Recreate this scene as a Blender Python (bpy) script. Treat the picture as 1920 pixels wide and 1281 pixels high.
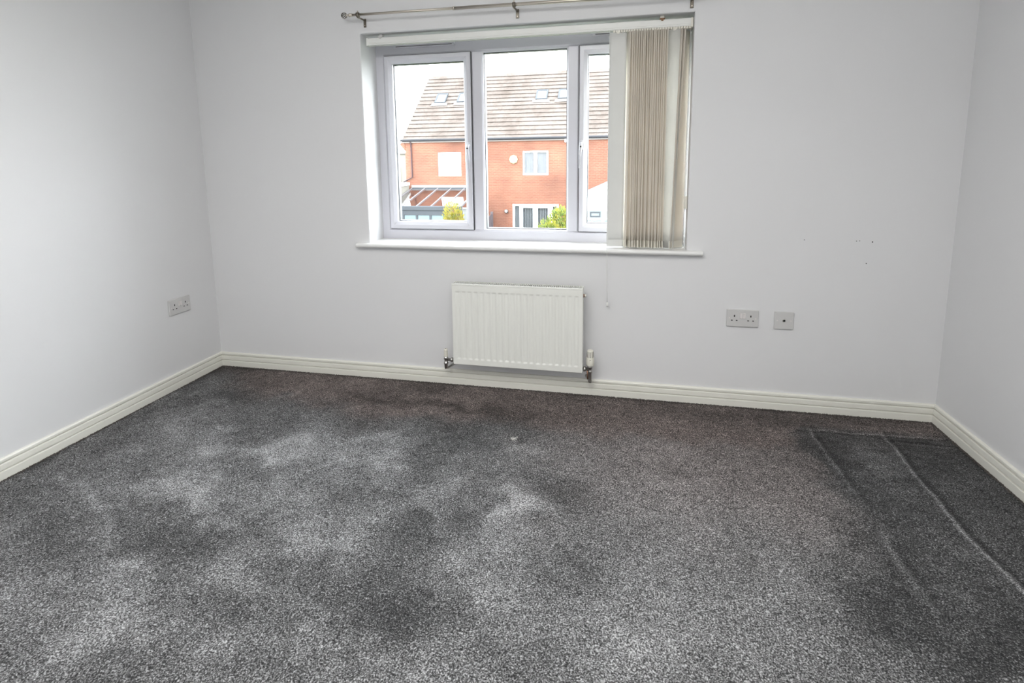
import bpy, bmesh, math, random
import numpy as np
from mathutils import Vector, Matrix
random.seed(7); rng = np.random.default_rng(7)
for o in list(bpy.data.objects): bpy.data.objects.remove(o)
SC = bpy.context.scene
COL = SC.collection
R = math.radians

# ------------------------------------------------------------------ camera
cd = bpy.data.cameras.new('camera'); cam = bpy.data.objects.new('camera', cd); COL.objects.link(cam)
cr = Vector((0.97693816, 0.21316659, -0.01232231)); cu = Vector((-0.01926053, 0.14545106, 0.98917795)); cf = Vector((-0.21265198, 0.96612835, -0.14620239))
cam.matrix_world = Matrix(((cr.x, cu.x, -cf.x, 2.4126), (cr.y, cu.y, -cf.y, -2.7552), (cr.z, cu.z, -cf.z, 1.2491), (0, 0, 0, 1)))
cd.sensor_width = 36; cd.lens = 19.0205; cd.clip_start = 0.02; cd.clip_end = 300
cd.shift_x = (960 - 947.22) / 1920; cd.shift_y = (444.71 - 640.5) / 1920
SC.camera = cam

# ------------------------------------------------------------------ sky: even bright overcast
w = bpy.data.worlds.new('overcast_sky'); SC.world = w; w.use_nodes = True
nt = w.node_tree; nt.nodes.clear()
tc = nt.nodes.new('ShaderNodeTexCoord'); sx = nt.nodes.new('ShaderNodeSeparateXYZ'); ra = nt.nodes.new('ShaderNodeMapRange')
nt.links.new(tc.outputs['Generated'], sx.inputs[0]); nt.links.new(sx.outputs['Z'], ra.inputs['Value'])
ra.inputs['From Min'].default_value = -0.1; ra.inputs['From Max'].default_value = 1.0
cm = nt.nodes.new('ShaderNodeMix'); cm.data_type = 'RGBA'
cm.inputs['A'].default_value = (0.96, 0.98, 1.0, 1); cm.inputs['B'].default_value = (0.88, 0.94, 1.0, 1)
nt.links.new(ra.outputs['Result'], cm.inputs['Factor'])
bg = nt.nodes.new('ShaderNodeBackground'); bg.inputs['Strength'].default_value = 15.0
ou = nt.nodes.new('ShaderNodeOutputWorld')
nt.links.new(cm.outputs['Result'], bg.inputs['Color']); nt.links.new(bg.outputs[0], ou.inputs[0])

def area(name, loc, rot, sx_, sy_, power, col=(1, 1, 1)):
    l = bpy.data.lights.new(name, 'AREA'); l.shape = 'RECTANGLE'; l.size = sx_; l.size_y = sy_; l.energy = power; l.color = col
    o = bpy.data.objects.new(name, l); COL.objects.link(o); o.location = loc; o.rotation_euler = rot; return o
# unseen fill light added below the ceiling and the photographer's flash bounced off the ceiling
area('ceiling_fill_light', (1.9, -2.45, 2.36), (0, 0, 0), 1.6, 1.6, 55, (1.0, 0.985, 0.96))
area('bounce_flash', (2.35, -3.0, 1.55), (R(180), 0, 0), 0.3, 0.3, 36, (1.0, 0.99, 0.97))

vs = SC.view_settings
SC.display_settings.display_device = 'sRGB'
vs.view_transform = 'Standard'; vs.look = 'None'; vs.gamma = 1.0; vs.exposure = 0.0; vs.use_curve_mapping = False

# ------------------------------------------------------------------ materials
def nodes(name):
    m = bpy.data.materials.new(name); m.use_nodes = True
    t = m.node_tree; return m, t, t.nodes['Principled BSDF'], t.nodes['Material Output']
def P(name, col, rough=0.5, metal=0.0, var=0.0, vscale=6.0, bump=0.0, bscale=200.0, spec=0.5):
    m, t, b, o = nodes(name)
    b.inputs['Roughness'].default_value = rough; b.inputs['Metallic'].default_value = metal
    b.inputs['Specular IOR Level'].default_value = spec
    c = (*col, 1); co = t.nodes.new('ShaderNodeTexCoord')
    n = t.nodes.new('ShaderNodeTexNoise'); n.inputs['Scale'].default_value = vscale; n.inputs['Detail'].default_value = 4
    t.links.new(co.outputs['Object'], n.inputs['Vector'])
    mx = t.nodes.new('ShaderNodeMix'); mx.data_type = 'RGBA'
    mx.inputs['A'].default_value = (*[x * (1 - var) for x in col], 1); mx.inputs['B'].default_value = (*[min(1, x * (1 + var)) for x in col], 1)
    t.links.new(n.outputs['Fac'], mx.inputs['Factor']); t.links.new(mx.outputs['Result'], b.inputs['Base Color'])
    if bump:
        n2 = t.nodes.new('ShaderNodeTexNoise'); n2.inputs['Scale'].default_value = bscale; n2.inputs['Detail'].default_value = 3
        t.links.new(co.outputs['Object'], n2.inputs['Vector'])
        bp = t.nodes.new('ShaderNodeBump'); bp.inputs['Strength'].default_value = bump; bp.inputs['Distance'].default_value = 0.002
        t.links.new(n2.outputs['Fac'], bp.inputs['Height']); t.links.new(bp.outputs[0], b.inputs['Normal'])
    return m
M = {}
M['wall'] = P('wall_paint', (0.74, 0.742, 0.752), 0.62, var=0.012, vscale=1.3, bump=0.06, bscale=260, spec=0.25)
M['ceiling'] = P('ceiling_paint', (0.82, 0.82, 0.81), 0.8, var=0.01, bump=0.05)
M['gloss'] = P('cream_gloss', (0.78, 0.772, 0.71), 0.3, var=0.02, vscale=3)
M['sill'] = P('sill_paint', (0.80, 0.80, 0.79), 0.32, var=0.01)
M['upvc'] = P('white_upvc', (0.64, 0.64, 0.69), 0.28, var=0.01)
M['gasket'] = P('rubber_gasket', (0.05, 0.05, 0.055), 0.6)
M['spacer'] = P('aluminium_spacer', (0.16, 0.17, 0.18), 0.4, metal=0.6)
M['enamel'] = P('radiator_enamel', (0.80, 0.805, 0.765), 0.34, var=0.01)
M['cream'] = P('cream_plastic', (0.76, 0.74, 0.66), 0.4, var=0.02, vscale=20)
M['chrome'] = P('chrome', (0.55, 0.54, 0.52), 0.28, metal=1.0, var=0.2, vscale=40)
M['copper'] = P('tarnished_copper', (0.30, 0.17, 0.12), 0.45, metal=0.8, var=0.2, vscale=60)
M['nickel'] = P('satin_nickel', (0.58, 0.53, 0.47), 0.34, metal=0.9, var=0.05, vscale=20)
M['nickel_dark'] = P('aged_nickel', (0.20, 0.18, 0.15), 0.4, metal=0.8, var=0.2, vscale=40)
M['plastic'] = P('socket_plastic', (0.60, 0.595, 0.59), 0.35, var=0.01)
M['rocker'] = P('rocker_plastic', (0.72, 0.69, 0.68), 0.3)
M['dark'] = P('dark_recess', (0.012, 0.012, 0.012), 0.7)
M['rail'] = P('headrail_white', (0.78, 0.785, 0.76), 0.35, var=0.01)
M['rust'] = P('rusted_screw', (0.24, 0.13, 0.07), 0.7, metal=0.3, var=0.3, vscale=90)

def vane_mat(name, col, trans):
    m, t, b, o = nodes(name)
    b.inputs['Roughness'].default_value = 0.85; b.inputs['Base Color'].default_value = (*col, 1); b.inputs['Specular IOR Level'].default_value = 0.15
    co = t.nodes.new('ShaderNodeTexCoord'); wv = t.nodes.new('ShaderNodeTexWave'); wv.bands_direction = 'Z'
    wv.inputs['Scale'].default_value = 90; wv.inputs['Distortion'].default_value = 0.6; wv.inputs['Detail'].default_value = 2
    t.links.new(co.outputs['Object'], wv.inputs['Vector'])
    n = t.nodes.new('ShaderNodeTexNoise'); n.inputs['Scale'].default_value = 9; t.links.new(co.outputs['Object'], n.inputs['Vector'])
    mx = t.nodes.new('ShaderNodeMix'); mx.data_type = 'RGBA'
    mx.inputs['A'].default_value = (*[x * 0.95 for x in col], 1); mx.inputs['B'].default_value = (*[min(1, x * 1.05) for x in col], 1)
    t.links.new(n.outputs['Fac'], mx.inputs['Factor']); t.links.new(mx.outputs['Result'], b.inputs['Base Color'])
    bp = t.nodes.new('ShaderNodeBump'); bp.inputs['Strength'].default_value = 0.12; bp.inputs['Distance'].default_value = 0.001
    t.links.new(wv.outputs['Fac'], bp.inputs['Height']); t.links.new(bp.outputs[0], b.inputs['Normal'])
    tr = t.nodes.new('ShaderNodeBsdfTranslucent'); t.links.new(mx.outputs['Result'], tr.inputs['Color'])
    ms = t.nodes.new('ShaderNodeMixShader'); ms.inputs[0].default_value = trans
    t.links.new(b.outputs[0], ms.inputs[1]); t.links.new(tr.outputs[0], ms.inputs[2]); t.links.new(ms.outputs[0], o.inputs[0])
    return m
M['vane'] = vane_mat('blind_fabric', (0.92, 0.882, 0.82), 0.50)
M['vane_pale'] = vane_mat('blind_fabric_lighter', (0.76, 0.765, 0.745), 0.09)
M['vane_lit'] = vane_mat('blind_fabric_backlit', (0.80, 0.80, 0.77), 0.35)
M['hem'] = vane_mat('blind_hem', (0.72, 0.69, 0.60), 0.05)

def glass_mat(name, tint=(1, 1, 1), ior=1.35):
    m, t, b, o = nodes(name); t.nodes.remove(b)
    tr = t.nodes.new('ShaderNodeBsdfTransparent'); tr.inputs[0].default_value = (*tint, 1)
    gl = t.nodes.new('ShaderNodeBsdfGlossy'); gl.inputs['Roughness'].default_value = 0.02
    fr = t.nodes.new('ShaderNodeFresnel'); fr.inputs['IOR'].default_value = ior
    ge = t.nodes.new('ShaderNodeNewGeometry'); iv = t.nodes.new('ShaderNodeMath'); iv.operation = 'SUBTRACT'; iv.inputs[0].default_value = 1.0
    t.links.new(ge.outputs['Backfacing'], iv.inputs[1]); mu = t.nodes.new('ShaderNodeMath'); mu.operation = 'MULTIPLY'
    t.links.new(iv.outputs[0], mu.inputs[0]); t.links.new(fr.outputs[0], mu.inputs[1])     # reflect at the entering face only
    ms = t.nodes.new('ShaderNodeMixShader'); t.links.new(mu.outputs[0], ms.inputs[0])
    t.links.new(tr.outputs[0], ms.inputs[1]); t.links.new(gl.outputs[0], ms.inputs[2]); t.links.new(ms.outputs[0], o.inputs[0])
    return m
M['glass'] = glass_mat('clear_glass', (0.99, 0.995, 0.993))
M['glass_roof'] = glass_mat('reflective_roof_glass', (0.98, 0.97, 0.98), 1.75)
M['glass_blue'] = glass_mat('pale_tinted_glass', (0.80, 0.92, 0.97))

# brick, tile, outside
def brick_mat():
    m, t, b, o = nodes('red_brickwork')
    co = t.nodes.new('ShaderNodeTexCoord'); mp = t.nodes.new('ShaderNodeMapping')
    t.links.new(co.outputs['Object'], mp.inputs[0]); mp.inputs['Rotation'].default_value = (R(90), 0, 0)
    br = t.nodes.new('ShaderNodeTexBrick'); t.links.new(mp.outputs[0], br.inputs['Vector'])
    br.inputs['Scale'].default_value = 1.0; br.inputs['Brick Width'].default_value = 0.225; br.inputs['Row Height'].default_value = 0.075
    br.inputs['Mortar Size'].default_value = 0.009; br.inputs['Mortar Smooth'].default_value = 0.2
    br.inputs['Color1'].default_value = (0.140, 0.052, 0.030, 1); br.inputs['Color2'].default_value = (0.120, 0.041, 0.024, 1)
    br.inputs['Mortar'].default_value = (0.150, 0.083, 0.053, 1)
    n = t.nodes.new('ShaderNodeTexNoise'); n.inputs['Scale'].default_value = 0.9; n.inputs['Detail'].default_value = 5
    t.links.new(co.outputs['Object'], n.inputs['Vector'])
    mx = t.nodes.new('ShaderNodeMix'); mx.data_type = 'RGBA'; mx.blend_type = 'SOFT_LIGHT'; mx.inputs['Factor'].default_value = 0.6
    t.links.new(br.outputs['Color'], mx.inputs['A']); t.links.new(n.outputs['Fac'], mx.inputs['B'])
    t.links.new(mx.outputs['Result'], b.inputs['Base Color']); b.inputs['Roughness'].default_value = 0.9
    bp = t.nodes.new('ShaderNodeBump'); bp.inputs['Strength'].default_value = 0.5; bp.inputs['Distance'].default_value = 0.01; bp.invert = True
    t.links.new(br.outputs['Fac'], bp.inputs['Height']); t.links.new(bp.outputs[0], b.inputs['Normal'])
    return m
M['brick'] = brick_mat()
def tile_mat():
    m, t, b, o = nodes('concrete_roof_tile')
    co = t.nodes.new('ShaderNodeTexCoord')
    n = t.nodes.new('ShaderNodeTexNoise'); n.inputs['Scale'].default_value = 0.8; n.inputs['Detail'].default_value = 6; n.inputs['Roughness'].default_value = 0.7
    n2 = t.nodes.new('ShaderNodeTexNoise'); n2.inputs['Scale'].default_value = 14; n2.inputs['Detail'].default_value = 3
    t.links.new(co.outputs['Object'], n.inputs['Vector']); t.links.new(co.outputs['Object'], n2.inputs['Vector'])
    r1 = t.nodes.new('ShaderNodeValToRGB'); r1.color_ramp.elements[0].position = 0.3; r1.color_ramp.elements[1].position = 0.62
    r1.color_ramp.elements[0].color = (0.056, 0.045, 0.038, 1); r1.color_ramp.elements[1].color = (0.100, 0.085, 0.077, 1)
    t.links.new(n.outputs['Fac'], r1.inputs[0])
    mx = t.nodes.new('ShaderNodeMix'); mx.data_type = 'RGBA'; mx.blend_type = 'SOFT_LIGHT'; mx.inputs['Factor'].default_value = 0.5
    t.links.new(r1.outputs[0], mx.inputs['A']); t.links.new(n2.outputs['Fac'], mx.inputs['B'])
    t.links.new(mx.outputs['Result'], b.inputs['Base Color']); b.inputs['Roughness'].default_value = 0.95; b.inputs['Specular IOR Level'].default_value = 0.1
    return m
M['tile'] = tile_mat()
M['gutter'] = P('dark_gutter', (0.0244, 0.0252, 0.0286), 0.5, spec=0.1, var=0.2, vscale=2)
M['pipe'] = P('brown_downpipe', (0.0529, 0.0353, 0.0386), 0.5, spec=0.1)
M['outwhite'] = P('outside_white_upvc', (0.72, 0.73, 0.73), 0.4)
M['render'] = P('cream_render', (0.1764, 0.1697, 0.1478), 0.9, spec=0.1, var=0.05)
M['alu'] = P('grey_aluminium', (0.0462, 0.0512, 0.0580), 0.5, spec=0.1, var=0.1, vscale=3)
M['rafter'] = P('pale_rafter', (0.1268, 0.1201, 0.1268), 0.5, spec=0.1)
M['fascia'] = P('pale_fascia', (0.1940, 0.1764, 0.1655), 0.6, spec=0.1)
M['blindgrey'] = P('pale_grey_blind', (0.098, 0.103, 0.112), 0.8, spec=0.1, var=0.05)
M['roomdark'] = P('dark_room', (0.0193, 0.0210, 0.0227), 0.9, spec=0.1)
M['alarm'] = P('alarm_box_yellow', (0.2822, 0.2646, 0.1588), 0.4, spec=0.1)
M['wood'] = P('grey_fence_wood', (0.0916, 0.0773, 0.0832), 0.85, spec=0.1, var=0.15, vscale=8)
M['lawn'] = P('lawn_grass', (0.0244, 0.0386, 0.0109), 0.95, spec=0.1, var=0.4, vscale=3, bump=0.5, bscale=40)
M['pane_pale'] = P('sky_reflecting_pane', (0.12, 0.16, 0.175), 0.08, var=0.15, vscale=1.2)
M['conserv'] = P('polycarbonate_roof', (0.2117, 0.2470, 0.2612), 0.35, spec=0.1, var=0.03)
def leaf_mat(name, cols):
    m, t, b, o = nodes(name)
    co = t.nodes.new('ShaderNodeTexCoord'); n = t.nodes.new('ShaderNodeTexNoise'); n.inputs['Scale'].default_value = 4.5; n.inputs['Detail'].default_value = 3
    t.links.new(co.outputs['Object'], n.inputs['Vector'])
    r1 = t.nodes.new('ShaderNodeValToRGB'); t.links.new(n.outputs['Fac'], r1.inputs[0])
    while len(r1.color_ramp.elements) < len(cols): r1.color_ramp.elements.new(0.5)
    for i, (p, c) in enumerate(cols): r1.color_ramp.elements[i].position = p; r1.color_ramp.elements[i].color = (*c, 1)
    t.links.new(r1.outputs[0], b.inputs['Base Color']); b.inputs['Roughness'].default_value = 0.7
    return m
M['leaf_gold'] = leaf_mat('golden_conifer_leaf', [(0.36, (0.076, 0.095, 0.014)), (0.47, (0.199, 0.157, 0.009)), (0.55, (0.171, 0.162, 0.014)), (0.64, (0.119, 0.057, 0.024))])
M['leaf_green'] = leaf_mat('lime_conifer_leaf', [(0.36, (0.048, 0.081, 0.014)), (0.50, (0.123, 0.152, 0.014)), (0.62, (0.209, 0.190, 0.014))])
M['bark'] = P('bark', (0.12, 0.08, 0.05), 0.9, var=0.3, vscale=20)
M['lint'] = P('white_lint', (0.6, 0.6, 0.57), 0.9)

# ------------------------------------------------------------------ builders
class MB:
    def __init__(s): s.v = []; s.f = []; s.sm = []
    def add(s, vs, fs, smooth=False):
        k = len(s.v); s.v += [tuple(v) for v in vs]; s.f += [tuple(i + k for i in f) for f in fs]; s.sm += [smooth] * len(fs); return s
    def box(s, x0, x1, y0, y1, z0, z1, mat=None):
        vs = [(x0, y0, z0), (x1, y0, z0), (x1, y1, z0), (x0, y1, z0), (x0, y0, z1), (x1, y0, z1), (x1, y1, z1), (x0, y1, z1)]
        if mat: vs = [tuple(mat @ Vector(v)) for v in vs]
        return s.add(vs, [(0, 3, 2, 1), (4, 5, 6, 7), (0, 1, 5, 4), (1, 2, 6, 5), (2, 3, 7, 6), (3, 0, 4, 7)])
    def rbox(s, x0, x1, y0, y1, z0, z1, r=0.003, seg=2):
        bm = bmesh.new(); bmesh.ops.create_cube(bm, size=1)
        for v in bm.verts: v.co = Vector(((x0 + x1) / 2 + v.co.x * (x1 - x0), (y0 + y1) / 2 + v.co.y * (y1 - y0), (z0 + z1) / 2 + v.co.z * (z1 - z0)))
        bmesh.ops.bevel(bm, geom=bm.edges[:], offset=r, segments=seg, affect='EDGES', profile=0.5)
        bm.verts.index_update(); s.add([v.co[:] for v in bm.verts], [[v.index for v in f.verts] for f in bm.faces]); bm.free(); return s
    def tube(s, pts, r, n=10, cap=True, smooth=True):
        pts = [Vector(p) for p in pts]; rs = r if isinstance(r, (list, tuple)) else [r] * len(pts)
        vs = []; up = None
        for i, p in enumerate(pts):
            d = (pts[min(i + 1, len(pts) - 1)] - pts[max(i - 1, 0)]).normalized()
            if up is None: up = d.orthogonal().normalized()
            up = (up - d * up.dot(d)); up = up.normalized() if up.length > 1e-6 else d.orthogonal().normalized()
            q = d.cross(up)
            for k in range(n):
                a = 2 * math.pi * k / n; vs.append(p + (up * math.cos(a) + q * math.sin(a)) * rs[i])
        fs = [(i * n + k, i * n + (k + 1) % n, (i + 1) * n + (k + 1) % n, (i + 1) * n + k) for i in range(len(pts) - 1) for k in range(n)]
        s.add(vs, fs, smooth)
        if cap: s.add([vs[k] for k in range(n)], [tuple(range(n))[::-1]]); s.add([vs[-n + k] for k in range(n)], [tuple(range(n))])
        return s
    def lathe(s, c, axis, prof, n=20, smooth=True):   # prof: (along, radius)
        a = Vector(axis).normalized(); u = a.orthogonal().normalized(); q = a.cross(u); c = Vector(c)
        vs = [c + a * h + (u * math.cos(2 * math.pi * k / n) + q * math.sin(2 * math.pi * k / n)) * r for h, r in prof for k in range(n)]
        fs = [(i * n + k, i * n + (k + 1) % n, (i + 1) * n + (k + 1) % n, (i + 1) * n + k) for i in range(len(prof) - 1) for k in range(n)]
        s.add(vs, fs, smooth); s.add(vs[:n], [tuple(range(n))[::-1]]); s.add(vs[-n:], [tuple(range(n))]); return s
    def ring(s, x0, x1, z0, z1, prof, T=None):        # mitred rectangular frame; prof: closed (inset, y)
        n = len(prof); vs = []
        for (sx_, sz_) in ((0, 0), (1, 0), (1, 1), (0, 1)):
            for d, y in prof: vs.append(((x1 - d) if sx_ else (x0 + d), y, (z1 - d) if sz_ else (z0 + d)))
        if T: vs = [T(*v) for v in vs]
        fs = [(a * n + k, a * n + (k + 1) % n, ((a + 1) % 4) * n + (k + 1) % n, ((a + 1) % 4) * n + k) for a in range(4) for k in range(n)]
        return s.add(vs, fs)
    def build(s, name, mat, parent=None, **kw):
        me = bpy.data.meshes.new(name); me.from_pydata(s.v, [], s.f); me.validate()
        if len(me.polygons) == len(s.sm): me.polygons.foreach_set('use_smooth', s.sm)
        bm = bmesh.new(); bm.from_mesh(me); bmesh.ops.remove_doubles(bm, verts=bm.verts, dist=1e-6); bmesh.ops.recalc_face_normals(bm, faces=bm.faces); bm.to_mesh(me); bm.free()
        me.materials.append(mat); o = bpy.data.objects.new(name, me); COL.objects.link(o)
        if parent:
            o.parent = parent
            if parent.type == 'EMPTY': o.matrix_parent_inverse = Matrix.Translation(-Vector(parent.location))
        for k, v in kw.items(): o[k] = v
        return o
def empty(name, loc, **kw):
    o = bpy.data.objects.new(name, None); o.empty_display_size = 0.05; COL.objects.link(o); o.location = loc
    for k, v in kw.items(): o[k] = v
    return o
def thing(name, label, cat, loc, group=None):
    o = empty(name, loc, label=label, category=cat)
    if group: o['group'] = group
    return o
def tag(o, label, cat, group=None):
    o['label'] = label; o['category'] = cat
    if group: o['group'] = group
    return o
def holes_wall(mb, x0, x1, z0, z1, holes, y0, y1):
    xs = sorted({x0, x1, *[h[0] for h in holes], *[h[1] for h in holes]}); zs = sorted({z0, z1, *[h[2] for h in holes], *[h[3] for h in holes]})
    for i in range(len(xs) - 1):
        for j in range(len(zs) - 1):
            cx, cz = (xs[i] + xs[i + 1]) / 2, (zs[j] + zs[j + 1]) / 2
            if any(h[0] < cx < h[1] and h[2] < cz < h[3] for h in holes): continue
            a, b, c, d = xs[i], xs[i + 1], zs[j], zs[j + 1]
            mb.add([(a, y0, c), (b, y0, c), (b, y0, d), (a, y0, d)], [(0, 1, 2, 3)])
            mb.add([(a, y1, c), (b, y1, c), (b, y1, d), (a, y1, d)], [(3, 2, 1, 0)])
    for (a, b, c, d) in holes:
        mb.add([(a, y0, c), (b, y0, c), (b, y0, d), (a, y0, d), (a, y1, c), (b, y1, c), (b, y1, d), (a, y1, d)], [(0, 1, 5, 4), (1, 2, 6, 5), (2, 3, 7, 6), (3, 0, 4, 7)])
    mb.add([(x0, y0, z0), (x1, y0, z0), (x1, y0, z1), (x0, y0, z1), (x0, y1, z0), (x1, y1, z0), (x1, y1, z1), (x0, y1, z1)], [(0, 1, 5, 4), (1, 2, 6, 5), (2, 3, 7, 6), (3, 0, 4, 7)])

# ================================================================== THE ROOM
W = 3.8542; DEP = 4.3; HC = 2.42
XL, XR, ZB0, ZT = 1.0325, 2.7185, 0.765, 1.904
# back wall with the window opening, softly rounded plaster edges
mb = MB(); r = 0.006
holes_wall(mb, -0.12, W + 0.12, -0.1, HC + 0.1, [(XL - r, XR + r, ZB0 - r, ZT + r)], 0.0, 0.30)
mb2 = MB(); n = 5
prof = [(-r, 0.0)] + [(-r + r * math.sin(a), r - r * math.cos(a)) for a in [math.pi / 2 * k / n for k in range(1, n + 1)]] + [(0.0, 0.30), (-r, 0.30)]
# keep only the plaster skin (drop the duplicated hole side faces made above)
mb.f = mb.f[:-8] + mb.f[-4:]; mb.sm = mb.sm[:len(mb.f)]
mb.ring(XL, XR, ZB0, ZT, prof)
mb.build('wall_back', M['wall'], kind='structure', label='white painted wall with the window opening')
MB().box(-0.12, 0, -DEP, 0.0, -0.1, HC + 0.1).build('wall_left', M['wall'], kind='structure')
MB().box(W, W + 0.12, -DEP, 0.0, -0.1, HC + 0.1).build('wall_right', M['wall'], kind='structure')
MB().box(-0.12, W + 0.12, -DEP - 0.12, -DEP, -0.1, HC + 0.1).build('wall_front', M['wall'], kind='structure')
MB().box(0, W, -DEP, 0, HC, HC + 0.1).build('ceiling', M['ceiling'], kind='structure')

# ---- baseboards: double-grooved profile (out, z), mitred at the corners
BP = [(0, 0.0835), (0.006, 0.0835), (0.0095, 0.0815), (0.0115, 0.078), (0.0118, 0.0695), (0.0050, 0.0685), (0.0050, 0.0645), (0.0128, 0.0630), (0.0140, 0.0600),
      (0.0150, 0.0400), (0.0085, 0.0388), (0.0085, 0.0352), (0.0172, 0.0340), (0.0182, 0.0310), (0.0182, -0.004), (0, -0.004)]
def baseboard(name, A, B):
    n = len(BP); mb = MB(); vs = [A(d, z) for d, z in BP] + [B(d, z) for d, z in BP]
    mb.add(vs, [(k, (k + 1) % n, n + (k + 1) % n, n + k) for k in range(n)]); mb.add(vs[:n], [tuple(range(n))]); mb.add(vs[n:], [tuple(range(n))])
    mb.build(name, M['gloss'], kind='structure')
baseboard('baseboard_back', lambda d, z: (d, -d, z), lambda d, z: (W - d, -d, z))
baseboard('baseboard_left', lambda d, z: (d, -d, z), lambda d, z: (d, -DEP + d, z))
baseboard('baseboard_right', lambda d, z: (W - d, -d, z), lambda d, z: (W - d, -DEP + d, z))
baseboard('baseboard_front', lambda d, z: (d, -DEP + d, z), lambda d, z: (W - d, -DEP + d, z))

# ---- carpet: fine relief mesh, brushed patches of pile stored as tone / warm
BL = [[0.145,-0.118,0.19,0.036,0.069,-0.085,-0.5],[0.373,-0.358,0.173,0.033,0.061,-0.077,-0.4],[1.062,-0.458,0.305,0.025,0.049,-0.094,-0.25],[1.684,-0.501,0.384,0.008,0.023,-0.086,-0.3],[1.912,-0.378,0.161,-0.052,0.006,-0.082,-0.4],[2.201,-0.891,0.177,-0.067,-0.01,-0.095,-0.45],[2.31,-1.282,0.094,0.019,0.01,-0.126,-0.25],[1.745,-0.699,0.179,0.035,0.044,-0.141,-0.25],[0.571,-1.519,0.173,0.035,0.154,-0.117,-0.45],[0.943,-1.38,0.16,0.032,0.096,-0.1,-0.35],[1.074,-1.313,0.091,0.018,0.079,-0.094,-0.3],[1.268,-1.173,0.095,0.019,0.045,-0.067,-0.3],[1.244,-1.358,0.087,0.017,0.036,-0.048,-0.3],[1.675,-1.206,0.125,0.025,0.049,-0.112,-0.35],[1.939,-0.875,0.034,0.143,0.083,-0.075,-0.45],[1.882,-1.204,0.171,-0.045,0.006,-0.108,-0.35],[1.675,-1.549,0.131,0.027,0.054,-0.098,-0.35],[1.835,-1.535,0.173,0.035,0.035,-0.081,-0.35],[1.342,-1.653,0.086,0.018,0.076,-0.089,-0.35],[1.01,-1.78,0.111,-0.01,0.025,-0.033,-0.3],[1.387,-1.437,0.073,0.015,0.041,-0.059,-0.3],[1.374,-1.781,0.196,0.04,0.028,-0.03,-0.3],[0.473,-1.252,0.304,-0.064,0.026,-0.032,0.35],[0.626,-1.153,0.124,0.025,0.066,-0.065,0.35],[0.778,-1.105,0.073,0.014,0.069,-0.076,0.35],[1.032,-1.25,0.212,-0.128,-0.001,-0.025,0.35],[1.165,-1.322,0.092,-0.018,0.015,-0.032,0.25],[1.172,-1.113,0.119,0.024,0.06,-0.087,0.3],[1.377,-1.21,0.148,0.03,0.071,-0.115,0.35],[1.455,-1.353,0.102,0.021,0.037,-0.06,0.35],[0.785,-1.425,0.217,-0.129,-0.007,-0.02,0.35],[0.942,-1.56,0.089,0.018,0.096,-0.089,0.35],[0.814,-1.628,0.071,0.014,0.033,-0.026,0.3],[1.103,-1.675,0.117,0.024,0.063,-0.059,0.35],[0.764,-1.717,0.105,0.022,0.12,-0.088,0.3],[1.051,-1.763,0.098,0.02,0.046,-0.039,0.3],[1.349,-1.499,0.095,0.019,0.062,-0.082,0.3],[1.586,-1.264,0.079,0.016,0.045,-0.089,0.3],[1.786,-1.142,0.135,-0.12,-0.011,-0.032,0.35],[2.005,-0.914,0.041,0.037,0.06,-0.131,0.5],[1.984,-1.059,0.059,0.125,0.038,-0.042,0.4],[2.016,-1.263,0.132,0.027,0.028,-0.112,0.3],[2.019,-1.403,0.106,0.022,0.026,-0.094,0.25],[1.457,-1.742,0.093,0.019,0.042,-0.051,0.3],[1.583,-1.586,0.087,0.018,0.04,-0.063,0.25],[0.682,-0.872,0.074,0.015,0.058,-0.069,0.45],[0.602,-0.716,0.065,0.013,0.025,-0.031,0.4],[0.986,-0.767,0.13,0.115,0.035,-0.042,0.45],[0.982,-0.857,0.113,0.022,0.032,-0.045,0.35],[1.271,-0.757,0.115,0.022,0.043,-0.08,0.4],[1.285,-0.618,0.093,0.036,0.017,-0.031,0.4],[1.476,-0.667,0.07,0.014,0.014,-0.034,0.3],[1.534,-0.843,0.086,0.017,0.022,-0.051,0.35],[2.008,-0.647,0.071,0.014,0.009,-0.049,0.35],[1.804,-0.717,0.075,0.015,0.016,-0.055,0.35],[0.352,-0.733,0.038,0.079,0.077,-0.064,0.25],[0.312,-0.979,0.033,0.066,0.053,-0.039,0.25],[1.268,-0.915,0.129,0.025,0.032,-0.056,0.25],[1.194,-0.249,0.161,0.012,0.018,-0.042,-0.45],[1.667,-0.265,0.238,0.001,0.01,-0.04,-0.5],[1.428,-0.237,0.117,0.0,0.012,-0.036,-0.3],[2.241,-0.017,0.279,-0.005,0.002,-0.065,-0.2],[3.012,-0.111,0.286,-0.003,-0.017,-0.069,-0.3],[3.488,-0.073,0.277,0.02,-0.018,-0.046,-0.3],[3.452,-0.484,0.061,-0.046,-0.065,-0.112,0.3],[3.339,-0.923,0.046,-0.025,-0.035,-0.054,0.25],[3.943,-0.387,0.061,0.012,-0.035,-0.06,0.2],[3.296,-1.389,0.072,0.011,-0.007,-0.011,0.5],[3.354,-1.169,0.079,-0.035,-0.038,-0.052,0.15],[3.274,-0.44,0.019,-0.111,-0.102,-0.135,-0.2],[3.209,-1.199,0.023,-0.075,-0.1,-0.1,-0.35],[3.351,-1.291,0.12,0.025,-0.04,-0.072,-0.3],[3.064,-1.229,0.073,0.015,-0.026,-0.071,-0.15],[2.999,-0.979,0.102,0.021,-0.062,-0.217,0.15],[2.616,-1.409,0.277,0.057,-0.018,-0.155,0.2],[2.408,-1.485,0.163,0.033,0.002,-0.112,0.12],[2.214,-1.586,0.078,0.016,0.009,-0.057,-0.2],[2.674,-0.907,0.276,0.055,-0.028,-0.242,0.12],[2.502,-0.507,0.27,0.053,-0.003,-0.111,0.1]]
NX, NY = 520, 330
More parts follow.
